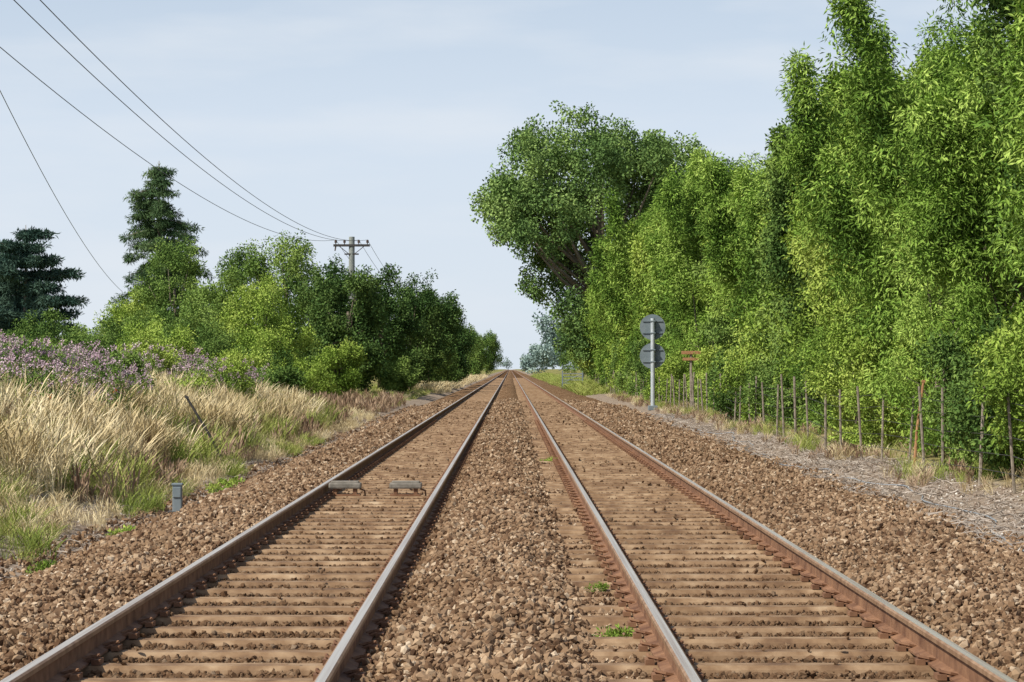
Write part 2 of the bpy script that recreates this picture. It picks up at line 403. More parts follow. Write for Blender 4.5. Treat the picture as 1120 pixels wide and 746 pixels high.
RAILS = [-2.42, -0.91, 0.89, 2.40]
PITCH = 0.65
ball = empty('ballast_stones')
for zi, (y0, y1, den, sc) in enumerate(((8, 22, 720, 0.0275), (22, 40, 420, 0.033), (40, 70, 180, 0.046), (70, 120, 55, 0.070))):
    n = int((y1 - y0) * 10.4 * den)
    x = rng.uniform(-4.9, 5.5, n); y = rng.uniform(y0, y1, n)
    keep = np.abs(x) < 0.222 * y + 0.5
    keep &= ~((x < -4.2 + 0.3 * np.sin(y * 0.9)) & (rng.random(n) > 0.45)) & ~((x > 4.9 + 0.3 * np.sin(y * 0.7)) & (rng.random(n) > 0.4))
    for r in RAILS: keep &= np.abs(x - r) > 0.085
    four = ((x > -2.55) & (x < -0.82)) | ((x > 0.5) & (x < 2.52))
    on = np.abs(((y / PITCH) % 1) - 0.5) < 0.14
    keep &= ~(four & on & (rng.random(n) > 0.02))
    x = x[keep]; y = y[keep]; n = len(x)
    four = four[keep]; on = on[keep]
    z = bed_z(x, y)
    outer = (x < -4.45) | (x > 5.15)
    z = np.where(outer, np.maximum(z, ground_z(x, y)), z)
    z = np.where(four & on, 0.05, z - four * 0.010) + rng.uniform(-0.015, 0.020, n) * np.where(four, .6, 1.2)
    s = sc * rng.uniform(0.5, 1.55, n) * np.where(four, 0.75, 1)
    me = stone_mesh('stones_%d' % zi, np.stack([x, y, z], 1), s, m_stone, zi < 2)
    o = bpy.data.objects.new('stones_%d' % zi, me); scene.collection.objects.link(o); o.parent = ball

# ------------------------------------------------------------------ tracks
def rail(name, x, parent):
    prof = [(-0.07, 0), (0.07, 0), (0.07, 0.012), (0.012, 0.03), (0.010, 0.11), (0.034, 0.122), (0.035, 0.146), (0.024, 0.155), (-0.024, 0.155), (-0.035, 0.146), (-0.034, 0.122), (-0.010, 0.11), (-0.012, 0.03), (-0.07, 0.012)]
    n = len(prof); ys = [0, 30, 80, 200, 500, 1000, 2200]; V = []; F = []; M = []
    for y in ys:
        for (px, pz) in prof: V.append((x + px, y, 0.037 + pz))
    for j in range(len(ys) - 1):
        for k in range(n):
            k2 = (k + 1) % n; F.append([j * n + k, j * n + k2, (j + 1) * n + k2, (j + 1) * n + k])
            M.append(1 if k == 7 else (2 if k in (5, 6, 8, 9) else 0))
    F.append(list(range(n))); M.append(0)
    o = mk(name, V, F, [m_rust, m_head, m_edge], False, M, parent); return o
def clip_geo():
    g = Geo()
    g.tube([(0.0, -0.05, 0.01), (0.05, -0.045, 0.03), (0.085, -0.01, 0.05), (0.08, 0.03, 0.045), (0.03, 0.045, 0.035), (-0.01, 0.03, 0.025)], 0.011, 5)
    g.box((0.075, 0, 0.015), (0.05, 0.12, 0.03))
    return g
for ti, (ra, rb, x0, x1) in enumerate(((RAILS[0], RAILS[1], -2.78, -0.60), (RAILS[2], RAILS[3], 0.46, 2.74))):
    e = empty('railway_track')
    rail('left_rail', ra, e); rail('right_rail', rb, e)
    V = []; F = []
    y = 5.5 * PITCH
    while y < 420:
        jx = random.uniform(-0.02, 0.02); jy = random.uniform(-0.015, 0.015); dz = random.uniform(-0.006, 0.002)
        b = len(V); xa, xb = x0 + jx, x1 + jx
        prof = [(-0.115, -0.07), (-0.080, 0.012), (-0.055, 0.034), (0.055, 0.034), (0.080, 0.012), (0.115, -0.07)]
        for (xx, zz, ws) in ((xa - 0.06, -0.07, 0.9), (xa, 0, 1), (xa + 0.25, 0, 1.15), (xb - 0.25, 0, 1.15), (xb, 0, 1), (xb + 0.06, -0.07, 0.9)):
            for (py, pz) in prof: V.append((xx, y + jy + py * ws, pz + zz + dz))
        for s in range(5):
            for q in range(5): F.append([b + s * 6 + q, b + (s + 1) * 6 + q, b + (s + 1) * 6 + q + 1, b + s * 6 + q + 1])
        F.append([b + q for q in range(6)]); F.append([b + 30 + q for q in range(6)][::-1])
        y += PITCH
    mk('sleepers', V, F, m_sleeper, False, None, e)
    cg = clip_geo(); cv = np.array(cg.v); gg = Geo(); y = 5.5 * PITCH
    while y < 75:
        for r in (ra, rb):
            for sgn in (1, -1):
                v = cv.copy(); v[:, 0] = (v[:, 0] + 0.035) * sgn + r; v[:, 1] = v[:, 1] * sgn + y; v[:, 2] += 0.036
                gg.add(v, cg.f)
        y += PITCH
    gg.obj('rail_clips', m_rust, False, e)

for bx in (-2.15, -1.36):
    e = empty('track_circuit_box', (bx, 31.0, 0.0)); g = Geo()
    g.box((0, 0, 0.165), (0.42, 0.22, 0.075), 0, None, 0.02)
    g.box((0, 0, 0.21), (0.36, 0.15, 0.03), 0, None, 0.01)
    g.box((-0.13, 0, 0.07), (0.05, 0.16, 0.13), 1); g.box((0.13, 0, 0.07), (0.05, 0.16, 0.13), 1)
    g.box((0.0, 0.0, 0.045), (0.40, 0.2, 0.02), 1)
    g.tube([(0.19, 0, 0.12), (0.25, 0.03, 0.10), (0.26, 0.03, 0.02)], 0.012, 5, 1)
    g.obj('box_body', [m_box, m_rust], False, e)

e = empty('lineside_marker_post', (-4.28, 30.6, -0.2)); g = Geo()
g.box((0, 0, 0.19), (0.12, 0.10, 0.40), 0, None, 0.015); g.box((0, -0.055, 0.30), (0.10, 0.02, 0.13), 0, None, 0.005)
g.box((0.0, 0, 0.40), (0.14, 0.12, 0.03), 0, None, 0.008); g.box((-0.07, 0, 0.03), (0.10, 0.14, 0.05), 1, None, 0.01); g.tube([(0.05, -0.03, 0.1), (0.13, -0.05, 0.05), (0.2, 0, -0.02)], 0.012, 5, 1)
g.obj('post_body', [m_grey, m_darkmetal], False, e)
e = empty('leaning_stake', (-5.10, 43.0, -0.15)); g = Geo()
g.tube([(0, 0, -0.05), (-0.30, -.1, 0.6), (-0.75, -0.15, 1.35)], [0.028, 0.025, 0.022], 6); g.box((-0.73, -0.15, 1.32), (0.07, 0.04, 0.05), 0, Matrix.Rotation(0.6, 3, 'Y'))
g.tube([(-.30, -.1, .6), (-.28, -.1, .3), (-.40, -0.1, 0.0)], 0.008, 4)
g.obj('rod', m_darkmetal, False, e)
e = empty('lineside_stump_post', (-6.1, 118, -0.1)); g = Geo()
g.box((0, 0, .28), (.22, .2, .6), 0, None, .03); g.box((0, 0, .6), (.28, .26, .06), 0, None, .015); g.obj('post_body', m_darkmetal, False, e)

# ------------------------------------------------------------------ railway sign (seen from behind)
e = empty('railway_sign', (6.0, 100, -0.05)); g = Geo()
g.tube([(0, 0, 0), (0, 0, 3.85)], 0.09, 12, 1)
g.box((0, 0, 0.08), (0.4, 0.4, 0.2), 0, None, 0.02)
for zc in (3.48, 2.27):
    bm = bmesh.new(); bmesh.ops.create_cone(bm, cap_ends=True, segments=40, radius1=0.54, radius2=0.54, depth=0.04)
    bmesh.ops.rotate(bm, verts=bm.verts, matrix=Matrix.Rotation(math.pi / 2, 3, 'X')); bmesh.ops.translate(bm, vec=(0, 0.14, zc), verts=bm.verts)
    bm.verts.ensure_lookup_table(); bm.verts.index_update(); g.add([v.co[:] for v in bm.verts], [[v.index for v in f.verts] for f in bm.faces], 0); bm.free()
    for dz in (-0.25, 0.25):
        g.box((0, 0.10, zc + dz), (0.84, 0.035, 0.035), 0)
        g.box((0, 0.0, zc + dz), (0.22, 0.20, 0.05), 0, None, 0.01)
g.obj('post_and_discs', [m_grey, m_post, m_darkmetal], False, e)

# ------------------------------------------------------------------ electricity poles and wires
def pole(x, y, h, arm_z):
    e = empty('electricity_pole', (x, y, 0.8)); g = Geo()
    g.tube([(0, 0, -1.2), (0, 0, h * 0.5), (0, 0, h)], [0.22, 0.20, 0.18], 12, 0)
    g.box((0, -0.15, arm_z), (2.3, 0.12, 0.15), 1, None, 0.01)
    g.box((0, -0.13, arm_z - 0.55), (0.9, 0.08, 0.09), 1)
    for sx in (-1, 1):
        g.tube([(sx * 0.85, -0.14, arm_z), (sx * 0.1, -0.14, arm_z - 0.6)], 0.025, 5, 1)
    for dx in (-1.0, -.45, 0.45, 1.0):
        zz = arm_z + 0.07
        g.tube([(dx, -0.15, zz), (dx, -0.15, zz + .08), (dx, -0.15, zz + .09), (dx, -0.15, zz + .16), (dx, -0.15, zz + .17), (dx, -0.15, zz + .26), (dx, -0.15, zz + .29)], [.03, .03, .085, .07, .09, .07, .03], 8, 2)
    g.tube([(-1.0, -.15, arm_z - .05), (-1.05, -.15, arm_z - .35)], [.05, .04], 6, 2)
    g.obj('pole_body', [m_pole, m_darkmetal, m_insul], False, e)
pole(-10.0, 150, 9.2, 8.65); pole(-10.9, 43.5, 9.2, 8.7)
def wire(name, a, b, sag, r=0.013):
    a = Vector(a); b = Vector(b); pts = []
    for i in range(41):
        t = i / 40; p = a.lerp(b, t); p.z -= 4 * sag * t * (1 - t); pts.append(p)
    g = Geo(); g.tube(pts, r, 5); return g.obj(name, m_wire)
za = 9.80
for dx in (-1.0, 0.45, 1.0):
    wire('overhead_wire', (-10.9 + dx * 1.0, 43.35, za), (-10 + dx, 149.85, za), 1.75, 0.012)
    wire('overhead_wire', (-10 + dx, 149.85, za), (-9.2 + dx, 270, za), 2.0)
wire('overhead_wire', (-14.6, 62, 11.6), (-24.8, 152, 6.6), 1.0, 0.014)

# ------------------------------------------------------------------ fence on the right
e = empty('wire_fence'); g = Geo()
y = 27; fx = 6.75; fy = []
while y < 190:
    h = random.uniform(1.2, 1.6); lean = random.uniform(-0.12, 0.12); z0 = float(ground_z(fx, y))
    r = random.uniform(0.020, 0.032)
    g.tube([(fx, y, z0 - .1), (fx + lean, y + lean * .5, z0 + h)], [r, r * .9], 6, 0); fy.append(y); y += random.choice([1.6, 2.4, 2.9])
for hz in (0.25, 0.5, 0.75, 1.0, 1.2):
    pts = [(fx - 0.04, yy, float(ground_z(fx, yy)) + hz + random.uniform(-.02, .02)) for yy in fy]
    g.tube(pts, 0.006, 3, 1, False)
g.obj('posts_and_wires', [m_wood, m_wire], False, e)
e = empty('rusty_stake', (6.65, 39.2, -0.1)); g = Geo()
g.tube([(0, 0, 0), (0.06, 0, 0.8), (0.17, 0, 1.6)], [0.025, 0.023, 0.02], 6); g.box((0.165, 0, 1.58), (0.06, 0.04, 0.04)); g.obj('stake', m_orange, False, e)
e = empty('wooden_board_sign', (7.0, 92, 0)); g = Geo()
g.tube([(0, 0, 0), (0, 0, 2.3)], 0.05, 6, 1); g.box((0, -0.07, 2.3), (0.75, 0.04, 0.13), 0, None, 0.01); g.box((0, -0.07, 2.05), (0.65, 0.04, 0.11), 0, None, 0.01); g.obj('boards', [m_orange, m_wood], False, e)
e = empty('field_gate', (5.9, 225, 0)); g = Geo()
for z in (0.3, 0.6, 0.9, 1.2): g.box((0, 0, z), (1.9, 0.05, 0.07))
for x in (-0.95, 0.95): g.box((x, 0, 0.7), (0.13, 0.13, 1.5), 0, None, 0.01)
g.tube([(-.9, -.03, .3), (.9, -.03, 1.2)], 0.03, 5)
g.obj('gate_bars', m_grey, False, e)
g = Geo(); pts = []
for i in range(160):
    y = 20 + i * 0.5; x = 5.5 + 0.3 * math.sin(y * 0.23) + 0.14 * math.sin(y * 0.9 + 1) + .05 * math.sin(y * 2.3); pts.append((x, y, float(max(ground_z(x, y), bed_z(x, y))) + 0.02 + 0.015 * math.sin(y * 2)))
g.tube(pts, 0.010, 5); g.obj('lineside_cable', m_cable)

# ------------------------------------------------------------------ trees
def crown(lobes, sub=7, dens=14, cs=0.4, st=1.0):
    P = []
    for (x, y, z, r) in lobes:
        for k in range(sub):
            d = rng.normal(size=3); d /= np.linalg.norm(d)
            c = np.array([x, y, z]) + d * r * rng.uniform(0.35, 0.8) * np.array([1, 1, st])
            rr = r * rng.uniform(0.26, 0.5)
            n = max(4, int(dens * rr * rr / (cs * cs)))
            q = rng.normal(size=(n, 3)); q /= np.linalg.norm(q, axis=1)[:, None]
            q = q * (rng.uniform(0.5, 1.05, n))[:, None] * rr * np.array([1, 1, st])
            P.append(c + q)
    return np.concatenate(P)
def put_foliage(parent, P, cs, coll, name='foliage', zmin=0.1):
    P = P[P[:, 2] > zmin]
    n = len(P); R = np.stack([rng.uniform(-0.5, 0.5, n), rng.uniform(-0.5, 0.5, n), rng.uniform(0, 6.28, n)], 1)
    return scatter(name, P, R, cs * rng.uniform(0.7, 1.25, n), coll, parent)
def round_tree(name, x, y, h, r, coll, cs, base=0.3, n=14, ry=None, sub=7, dens=1.7, trunk=0.25, lob=0.46):
    z0 = float(ground_z(x, y)); e = empty(name, (x, y, z0)); h = h - z0; ry = ry or r
    lobes = []
    zc = (h + base) / 2; hz = (h - base) / 2
    for i in range(n):
        a = i * 2.399 + rng.uniform(-.4, .4); u = 1 - 2 * (i + 0.5) / n; u = float(np.clip(u + rng.uniform(-.1, .1), -1, 1)); s = math.sqrt(max(0, 1 - u * u)) ** 0.6
        k = rng.uniform(0.5, 0.68); lr = r * lob * rng.uniform(0.8, 1.25)
        lobes.append((math.cos(a) * s * r * k, math.sin(a) * s * ry * k, zc + u * (hz - lr * 0.8), lr))
    P = crown(lobes, sub, dens, cs); put_foliage(e, P, cs, coll)
    g = Geo(); g.tube([(0, 0, -.2), (0.1, 0, h * .3), (0, 0.1, h * .65)], [trunk, trunk * .7, trunk * .35], 8)
    for l in lobes[::2]:
        b = h * rng.uniform(.2, .5); g.tube([(0.05, 0, b), (l[0] * .5, l[1] * .5, (b + l[2]) / 2 + .2), (l[0], l[1], l[2])], [trunk * .35, trunk * .22, trunk * .08], 5)
    g.obj('trunk_and_limbs', m_bark, True, e)
    return e
def willow(name, x, y, h, r, coll, cs, dens=1.25, nl=11, npl=5):
    z0 = float(ground_z(x, y)); e = empty(name, (x, y, z0)); g = Geo(); h -= z0
    lobes = []; a = rng.uniform(0, 6.28)
    for i in range(nl):
        t = (i + .5) / nl; a += 2.4 + rng.uniform(-.5, .5); rr = r * rng.uniform(.35, .68) * (1 - 0.5 * max(0, t - .35))
        lobes.append((rr * math.cos(a), rr * math.sin(a), h * (0.08 + .76 * t) + rng.uniform(-.4, .4), r * rng.uniform(.30, .60) * (1 - .12 * t)))
    P = [crown(lobes, 6, dens, cs, 1.25)]
    for s in range(npl):
        a = rng.uniform(0, 6.28); rr = r * math.sqrt(rng.random()) * 0.75; bx, by = rr * math.cos(a), rr * math.sin(a)
        tx = bx + rng.normal(0, .28) * r - .1; ty = by + rng.normal(0, .28) * r
        ht = h * rng.uniform(0.7, 0.96) if s else h
        pr = r * rng.uniform(0.12, 0.26); n = int(dens * ht * .45 * pr * 6 / (cs * cs))
        t = rng.uniform(.55, 1, n); taper = np.clip((1.05 - t) * 4.0, 0.2, 1)
        q = rng.normal(size=(n, 3)); q /= np.linalg.norm(q, axis=1)[:, None]; q *= (pr * rng.uniform(.2, 1.5, n) * taper)[:, None]
        P.append(np.stack([bx + (tx - bx) * t ** 1.5 + q[:, 0], by + (ty - by) * t ** 1.5 + q[:, 1], t * ht + q[:, 2] * .6 - cs * .4], 1))
        g.tube([(bx * .4, by * .4, -.1), (bx * .6 + (tx - bx) * .3, by * .6 + (ty - by) * .3, ht * .45), (tx, ty, ht * .93)], [rng.uniform(.03, .055), .025, .006], 5)
    for l in lobes[2::2]: g.tube([(0, 0, l[2] * .5), (l[0] * .5, l[1] * .5, l[2] * .85), l[:3]], [.035, .025, .01], 4)
    put_foliage(e, np.concatenate(P), cs, coll); g.obj('trunk_and_limbs', m_bark, True, e); return e

# right-hand hedgerow of tall willows
y = 28.0
while y < 178:
    f = rng.uniform(0.86, 1.05)
    h = float(np.interp(y, [27, 37, 53, 75, 100, 125, 178], [8.6, 9.0, 9.6, 10.3, 11.3, 12.0, 11.0])) * f
    cs = 0.25 + 0.0019 * max(0, y - 30)
    x = 9.7 + rng.uniform(-.6, .4)
    if y > 110: x -= 0.5
    r = rng.uniform(2.5, 3.3)
    if 74 < y < 104: x = max(x, 9.8) + .35; r = min(r, 2.8)
    q_ = rng.random()
    sp_ = C_willow if q_ < .60 else (C_bright if q_ < .72 else C_green)
    willow('willow_tree', x, y, h, r, sp_, cs, 1.3, 17 if y < 80 else 14, 8)
    if y < 130: willow('willow_tree', x + 3.6, y + 2.5, h * rng.uniform(.85, 1.05), 2.9, C_green, cs * 1.9, 1.1, 10, 4)
    y += rng.uniform(3.8, 5.0) if y < 110 else 6.0
# shrubs along the fence foot
y = 29.0
while y < 175:
    c = [C_bright, C_green, C_willow, C_green][int(rng.integers(0, 4))]
    hh = rng.uniform(1.2, 3.9); r = rng.uniform(.7, 1.3); sx = 7.5 + rng.uniform(-.35, .35)
    if 78 < y < 104: r = min(r, .9); sx = 7.95; hh = min(hh, 2.6)
    round_tree('hedgerow_shrub', sx, y, hh, r, c, 0.15 + 0.0012 * y, base=0.0, n=8, ry=r * 1.3, sub=5, dens=1.5, trunk=.04)
    y += rng.uniform(2.0, 4.2)
round_tree('hedgerow_shrub', 7.35, 32.0, 2.6, 1.2, C_bright, 0.2, base=0, n=9, dens=2.0, trunk=.05)
round_tree('hedgerow_shrub', 7.3, 34.8, 1.8, 0.9, C_green, 0.2, base=0, n=9, dens=2.0, trunk=.05)

# big poplar
e = empty('poplar_tree', (7.5, 190, 0.1)); g = Geo()
pl = [(-.6, 16.1, 2.7), (1.2, 19.1, 2.8), (4.9, 19.8, 2.7), (8.9, 20.0, 2.5), (12.2, 19.0, 2.7), (14.0, 17.0, 2.8), (.3, 12.9, 2.4), (3.1, 15.1, 3.6), (6.7, 15.8, 4), (10.4, 15.1, 3.6), (2.5, 9.9, 2.5), (4.6, 7.9, 2.7), (6, 11.4, 3.6), (9.6, 9.9, 3.6), (12.6, 11.4, 3.3), (6.4, 4.6, 2.6), (8.9, 4.6, 2.9), (3.6, 12.5, 3.2), (1.5, 15.5, 2.8), (7, 18, 3), (-.2, 14.2, 2.3), (10.5, 17.8, 3.0), (12.8, 15, 3.2)]
lobes = []
for (x, z, r) in pl:
    lobes.append((x - 7.5, rng.uniform(-3, 3), z, r))
    lobes.append((x - 7.5 + rng.uniform(-.4, 1), rng.uniform(3, 7) * (1 if rng.random() > .5 else -1), z - 1.0, r * .85))
P = crown(lobes, 9, 1.9, 0.55); put_foliage(e, P, 0.58, C_poplar)
g.tube([(0, 0, -.3), (0.2, 0, 5), (-.4, 0, 11), (-.2, 0, 17)], [.6, .5, .35, .1], 10)
for l in lobes: g.tube([(0, 0, min(12, l[2] * .5)), (l[0] * .5, l[1] * .5, l[2] * .72), (l[0] * .9, l[1] * .9, l[2] * .97)], [.2, .12, .03], 6)
g.obj('trunk_and_limbs', m_bark, True, e)
for (x, y, h, r, c) in ((8.0, 172, 9.5, 2.6, C_willow), (7.7, 184, 8.5, 2.6, C_bright), (8.0, 200, 9, 3.0, C_green), (8.2, 212, 8, 3.0, C_willow), (8.5, 235, 10, 3.2, C_green), (8.9, 260, 9, 3.2, C_green), (9.2, 300, 10, 3.4, C_green)):
    round_tree('hedgerow_tree', x, y, h, r, c, 0.5, base=0.1, n=12, trunk=.15)

# left side
def conifer(name, x, y, h, r, cs, coll, layered=False):
    z0 = float(ground_z(x, y)); e = empty(name, (x, y, z0)); h -= z0; g = Geo(); P = []
    g.tube([(0, 0, -.3), (0, 0, h * .5), (0, 0, h)], [.4, .24, .03], 8)
    nl = 20 if not layered else 10
    for i in range(nl):
        t = (i + .5) / nl; z = h * (0.08 + 0.9 * t); rr = r * (1 - t) ** 0.62 * rng.uniform(.7, 1.25) + .3
        if layered: rr = r * (1 - t ** 2.4) ** .5 * rng.uniform(.65, 1.15) + .3
        nb = max(6, int(9 * rr / r) + 3)
        for b in range(nb):
            a = rng.uniform(0, 6.28); L = rr * rng.uniform(.55, 1.25); tip = z - L * (.22 if not layered else -.08)
            ex, ey = L * math.cos(a), L * math.sin(a)
            g.tube([(0, 0, z), (ex * .6, ey * .6, z - L * .05), (ex, ey, tip + .1)], [.06, .04, .015], 4)
            n = int(4 + L * 3.3)
            s = rng.uniform(.15, 1.05, n); w = .1 + .12 * s; P.append(np.stack([ex * s + rng.normal(0, 1, n) * w, ey * s + rng.normal(0, 1, n) * w, z + (tip - z) * s ** 1.5 + rng.uniform(-.3, .08, n)], 1))
    put_foliage(e, np.concatenate(P), cs, coll); g.obj('trunk_and_limbs', m_bark, True, e)
conifer('fir_tree', -34.0, 230, 21.8, 6.0, 0.5, C_conif)
conifer('cedar_tree', -53.0, 260, 17.4, 5.6, 0.8, C_cedar, True)
conifer('cedar_tree', -58.5, 268, 15.0, 5.0, 0.8, C_cedar, True)
T = round_tree
T('birch_tree', -24.3, 172, 11.5, 3.3, C_green, 0.45, base=1, n=14)
T('birch_tree', -28.5, 178, 8.0, 3.0, C_bright, 0.45, base=.5, n=11)
T('ash_tree', -17.0, 152, 9.8, 3.0, C_green, 0.42, base=.4, n=15)
T('ash_tree', -13.9, 147, 10.6, 3.2, C_green, 0.42, base=.4, n=18)
T('ash_tree', -11.4, 143, 8.3, 2.4, C_dark, 0.42, base=.2, n=15)
T('ash_tree', -20.5, 165, 8.4, 3.0, C_green, 0.45, base=.2, n=13)
T('hawthorn_tree', -9.5, 139, 7.7, 2.5, C_dark, 0.42, base=.1, n=18)
T('hawthorn_tree', -9.0, 165, 9.1, 3.0, C_dark, 0.42, base=.1, n=18)
T('hawthorn_tree', -8.0, 188, 9.3, 3.1, C_dark, 0.46, base=.1, n=18)
T('hawthorn_tree', -7.2, 208, 9.2, 3.1, C_dark, 0.46, base=.1, n=18)
T('hawthorn_tree', -6.3, 228, 8.4, 2.7, C_dark, 0.48, base=.1, n=16)
T('hawthorn_tree', -12.8, 178, 9.0, 3.2, C_dark, 0.46, base=.2, n=13)
T('oak_tree', -8.2, 330, 10.6, 3.6, C_green, 0.6, base=.2, n=14)
T('oak_tree', -8.0, 280, 8.8, 3.0, C_green, 0.55, base=.2, n=13)
T('oak_tree', -7.0, 440, 9, 3.2, C_green, 0.75, base=.2, n=12)
T('oak_tree', -6.2, 620, 11.5, 4.2, C_green, 0.9, base=.3, n=12)
T('elder_bush', -12.4, 120, 6.3, 2.6, C_bright, 0.34, base=0, n=15, dens=2.0)
T('elder_bush', -11.0, 108, 3.7, 1.7, C_bright, 0.30, base=0, n=10)
T('elder_bush', -15.2, 112, 5.2, 2.4, C_green, 0.32, base=0, n=12)
T('elder_bush', -18.5, 118, 4.9, 2.4, C_green, 0.32, base=0, n=12)
T('elder_bush', -9.2, 128, 3.2, 1.4, C_bright, 0.34, base=0, n=10)
T('elder_bush', -7.2, 150, 2.2, 1.2, C_green, 0.34, base=0, n=9)
T('elder_bush', -8.0, 172, 3.2, 1.5, C_dark, 0.4, base=0, n=9)
T('elder_bush', -6.0, 225, 3.0, 1.6, C_green, 0.4, base=0, n=8)
T('elder_bush', -5.9, 260, 3.0, 1.6, C_dark, 0.4, base=0, n=8)
for (x, y, h, r, c) in ((-11.6, 78, 3.0, 1.5, C_green), (-10.4, 72, 2.9, 1.3, C_bright), (-9.4, 84, 2.5, 1.4, C_bright), (-13.2, 86, 3.6, 1.9, C_bright), (-12.6, 96, 3.9, 1.9, C_green), (-9.9, 95, 2.7, 1.5, C_green), (-8.6, 104, 2.0, 1.2, C_bright),
                        (-9.3, 60, 2.6, 1.0, C_bright), (-11.2, 62, 3.0, 1.2, C_green), (-12.6, 66, 3.3, 1.3, C_green), (-9.3, 46, 2.1, .8, C_green), (-10.2, 50, 2.3, .9, C_green), (-8.6, 37, 1.7, .6, C_green), (-7.6, 56, 1.5, .6, C_bright), (-7.9, 66, 2.0, .9, C_bright), (-7.6, 76, 1.7, .9, C_green), (-8.4, 52, 2.0, .8, C_green)):
    T('bramble_bush', x, y, h, r, c, 0.24 if y > 70 else 0.17, base=0.0, n=10, dens=1.9, trunk=.05)
for i in range(9):
    T('hedgerow_tree', -20 - i * 5.2, 190 + rng.uniform(-8, 8), rng.uniform(4.2, 5.6), 3.4, C_green, 0.6, base=0, n=9, trunk=.1)

P = []
for i in range(46):
    sgn = -1 if i % 2 else 1
    x = sgn * rng.uniform(25, 300); y = rng.uniform(700, 1000); P.append(crown([(x, y, rng.uniform(3, 8), rng.uniform(6, 9))], 6, 1.1, 2.0))
for i in range(16):
    x = -70 + i * 9.2
    if abs(x) > 5: P.append(crown([(x, 1500 + rng.uniform(-60, 60), rng.uniform(2, 6), rng.uniform(6, 9))], 6, 1.1, 2.2))
P.append(crown([(9, 600, 10, 4.6), (12, 610, 6, 5), (8.5, 590, 4, 4), (17, 620, 9, 6), (24, 640, 9, 6), (7.5, 760, 5, 4)], 8, 1.6, 1.0))
P = np.concatenate(P); n = len(P)
scatter('distant_trees', P, rng.uniform(0, 6.28, (n, 3)), rng.uniform(.9, 1.6, n) * 1.2, C_far)

# ------------------------------------------------------------------ grasses
def gscatter(name, coll, n, xr, yr, sr, patch=None, th=0.0, wide=1.0, xpow=1.0):
    u = rng.random(n) ** xpow; x = xr[0] + (xr[1] - xr[0]) * u; y = rng.uniform(yr[0], yr[1], n)
    if patch:
        f = np.sin(x * patch + y * 0.37 * patch) + np.sin(y * 0.6 * patch - x * .8 + patch * 7) ; k = f > th
        x = x[k]; y = y[k]
    k = np.abs(x) < 0.225 * y + 2
    x = x[k]; y = y[k]; n = len(x)
    z = ground_z(x, y) - 0.02; s = rng.uniform(sr[0], sr[1], n)
    R = np.stack([rng.normal(0, .1, n), rng.normal(0, .1, n), rng.uniform(0, 6.28, n)], 1)
    scatter(name, np.stack([x, y, z], 1), R, np.stack([s * wide, s * wide, s], 1), coll)
gscatter('dry_grass', G_gold, 3800, (-13, -5.7), (22, 72), (0.4, 0.95), 1.1, -0.3, 1.3, .7)
gscatter('green_grass', G_green, 3400, (-14, -5.3), (18, 75), (0.3, 0.75), 1.3, 0.0, 1.4, .7)
gscatter('short_grass', G_green, 1600, (-7, -4.7), (18, 60), (0.12, 0.35), 1.9, 0.3, 1.8)
gscatter('short_dry_grass', G_gold, 2400, (-7.5, -4.8), (20, 90), (0.12, 0.35), 1.5, -0.2, 1.6)
gscatter('dock_plants', G_brown, 2800, (-10.5, -5.1), (30, 120), (0.2, 0.7), 1.2, 0.0, 1.4)
gscatter('verge_grass', G_gold, 1200, (-12, -5.6), (72, 170), (0.15, 0.4), .8, 0, 2.2)
gscatter('verge_green_grass', G_green, 1900, (-13, -5.4), (72, 200), (0.15, 0.4), .8, -.3, 2.6)
gscatter('willowherb_flowers', G_flow, 1150, (-16, -7.6), (34, 74), (0.8, 1.35), 0.9, -0.5, 1.0, .8)
gscatter('bank_brambles', C_green, 900, (-16, -8.2), (34, 70), (0.22, 0.5), 0.7, 0.1, 1.0, .8)
gscatter('bank_bright_weeds', C_bright, 500, (-14, -7.4), (30, 75), (0.18, 0.4), 0.8, 0.3, 1.0, .8)
gscatter('poppies', G_pop, 10, (-9.0, -7.0), (38, 46), (0.5, 0.8))
gscatter('hedge_bottom_grass', G_green, 1500, (6.2, 8.5), (25, 150), (0.12, 0.45), 1.3, 0.2, 1.5)
gscatter('hedge_bottom_dry_grass', G_gold, 1000, (6.0, 8.2), (25, 150), (0.12, 0.4), 1.7, 0.4, 1.5)
gscatter('hedge_bottom_weeds', G_brown, 1200, (5.9, 8.2), (25, 150), (0.12, 0.4), 1.1, 0.2, 1.5)
gscatter('far_verge_grass', G_green, 1800, (4.9, 8.0), (160, 520), (0.4, 0.8), .2, -.8, 3.0)
gscatter('far_verge_dry_grass', G_gold, 1300, (-8.0, -4.9), (170, 520), (0.4, 0.7), .2, -.8, 3.0)
n = 480; x = rng.uniform(5.1, 6.9, n); y = rng.uniform(20, 90, n)
scatter('dead_twigs', np.stack([x, y, np.maximum(ground_z(x, y), bed_z(x, y)) + 0.01], 1), np.stack([np.zeros(n), np.zeros(n), rng.uniform(0, 6.28, n)], 1), rng.uniform(.5, 1.1, n), C_twig)
n = 26000; x = np.concatenate([rng.uniform(4.8, 6.9, n // 2), rng.uniform(-5.9, -4.1, n - n // 2)]); y = rng.uniform(18, 95, n)
k = np.abs(x) < .222 * y + .4; x = x[k]; y = y[k]; n = len(x)
me = stone_mesh('gravel_debris', np.stack([x, y, np.maximum(ground_z(x, y), bed_z(x, y)) + 0.005], 1), rng.uniform(.012, .036, n), m_debris, False)
scene.collection.objects.link(bpy.data.objects.new('gravel_debris', me))
n = 90; x = rng.uniform(-5.6, -4.3, n); y = rng.uniform(18, 60, n)
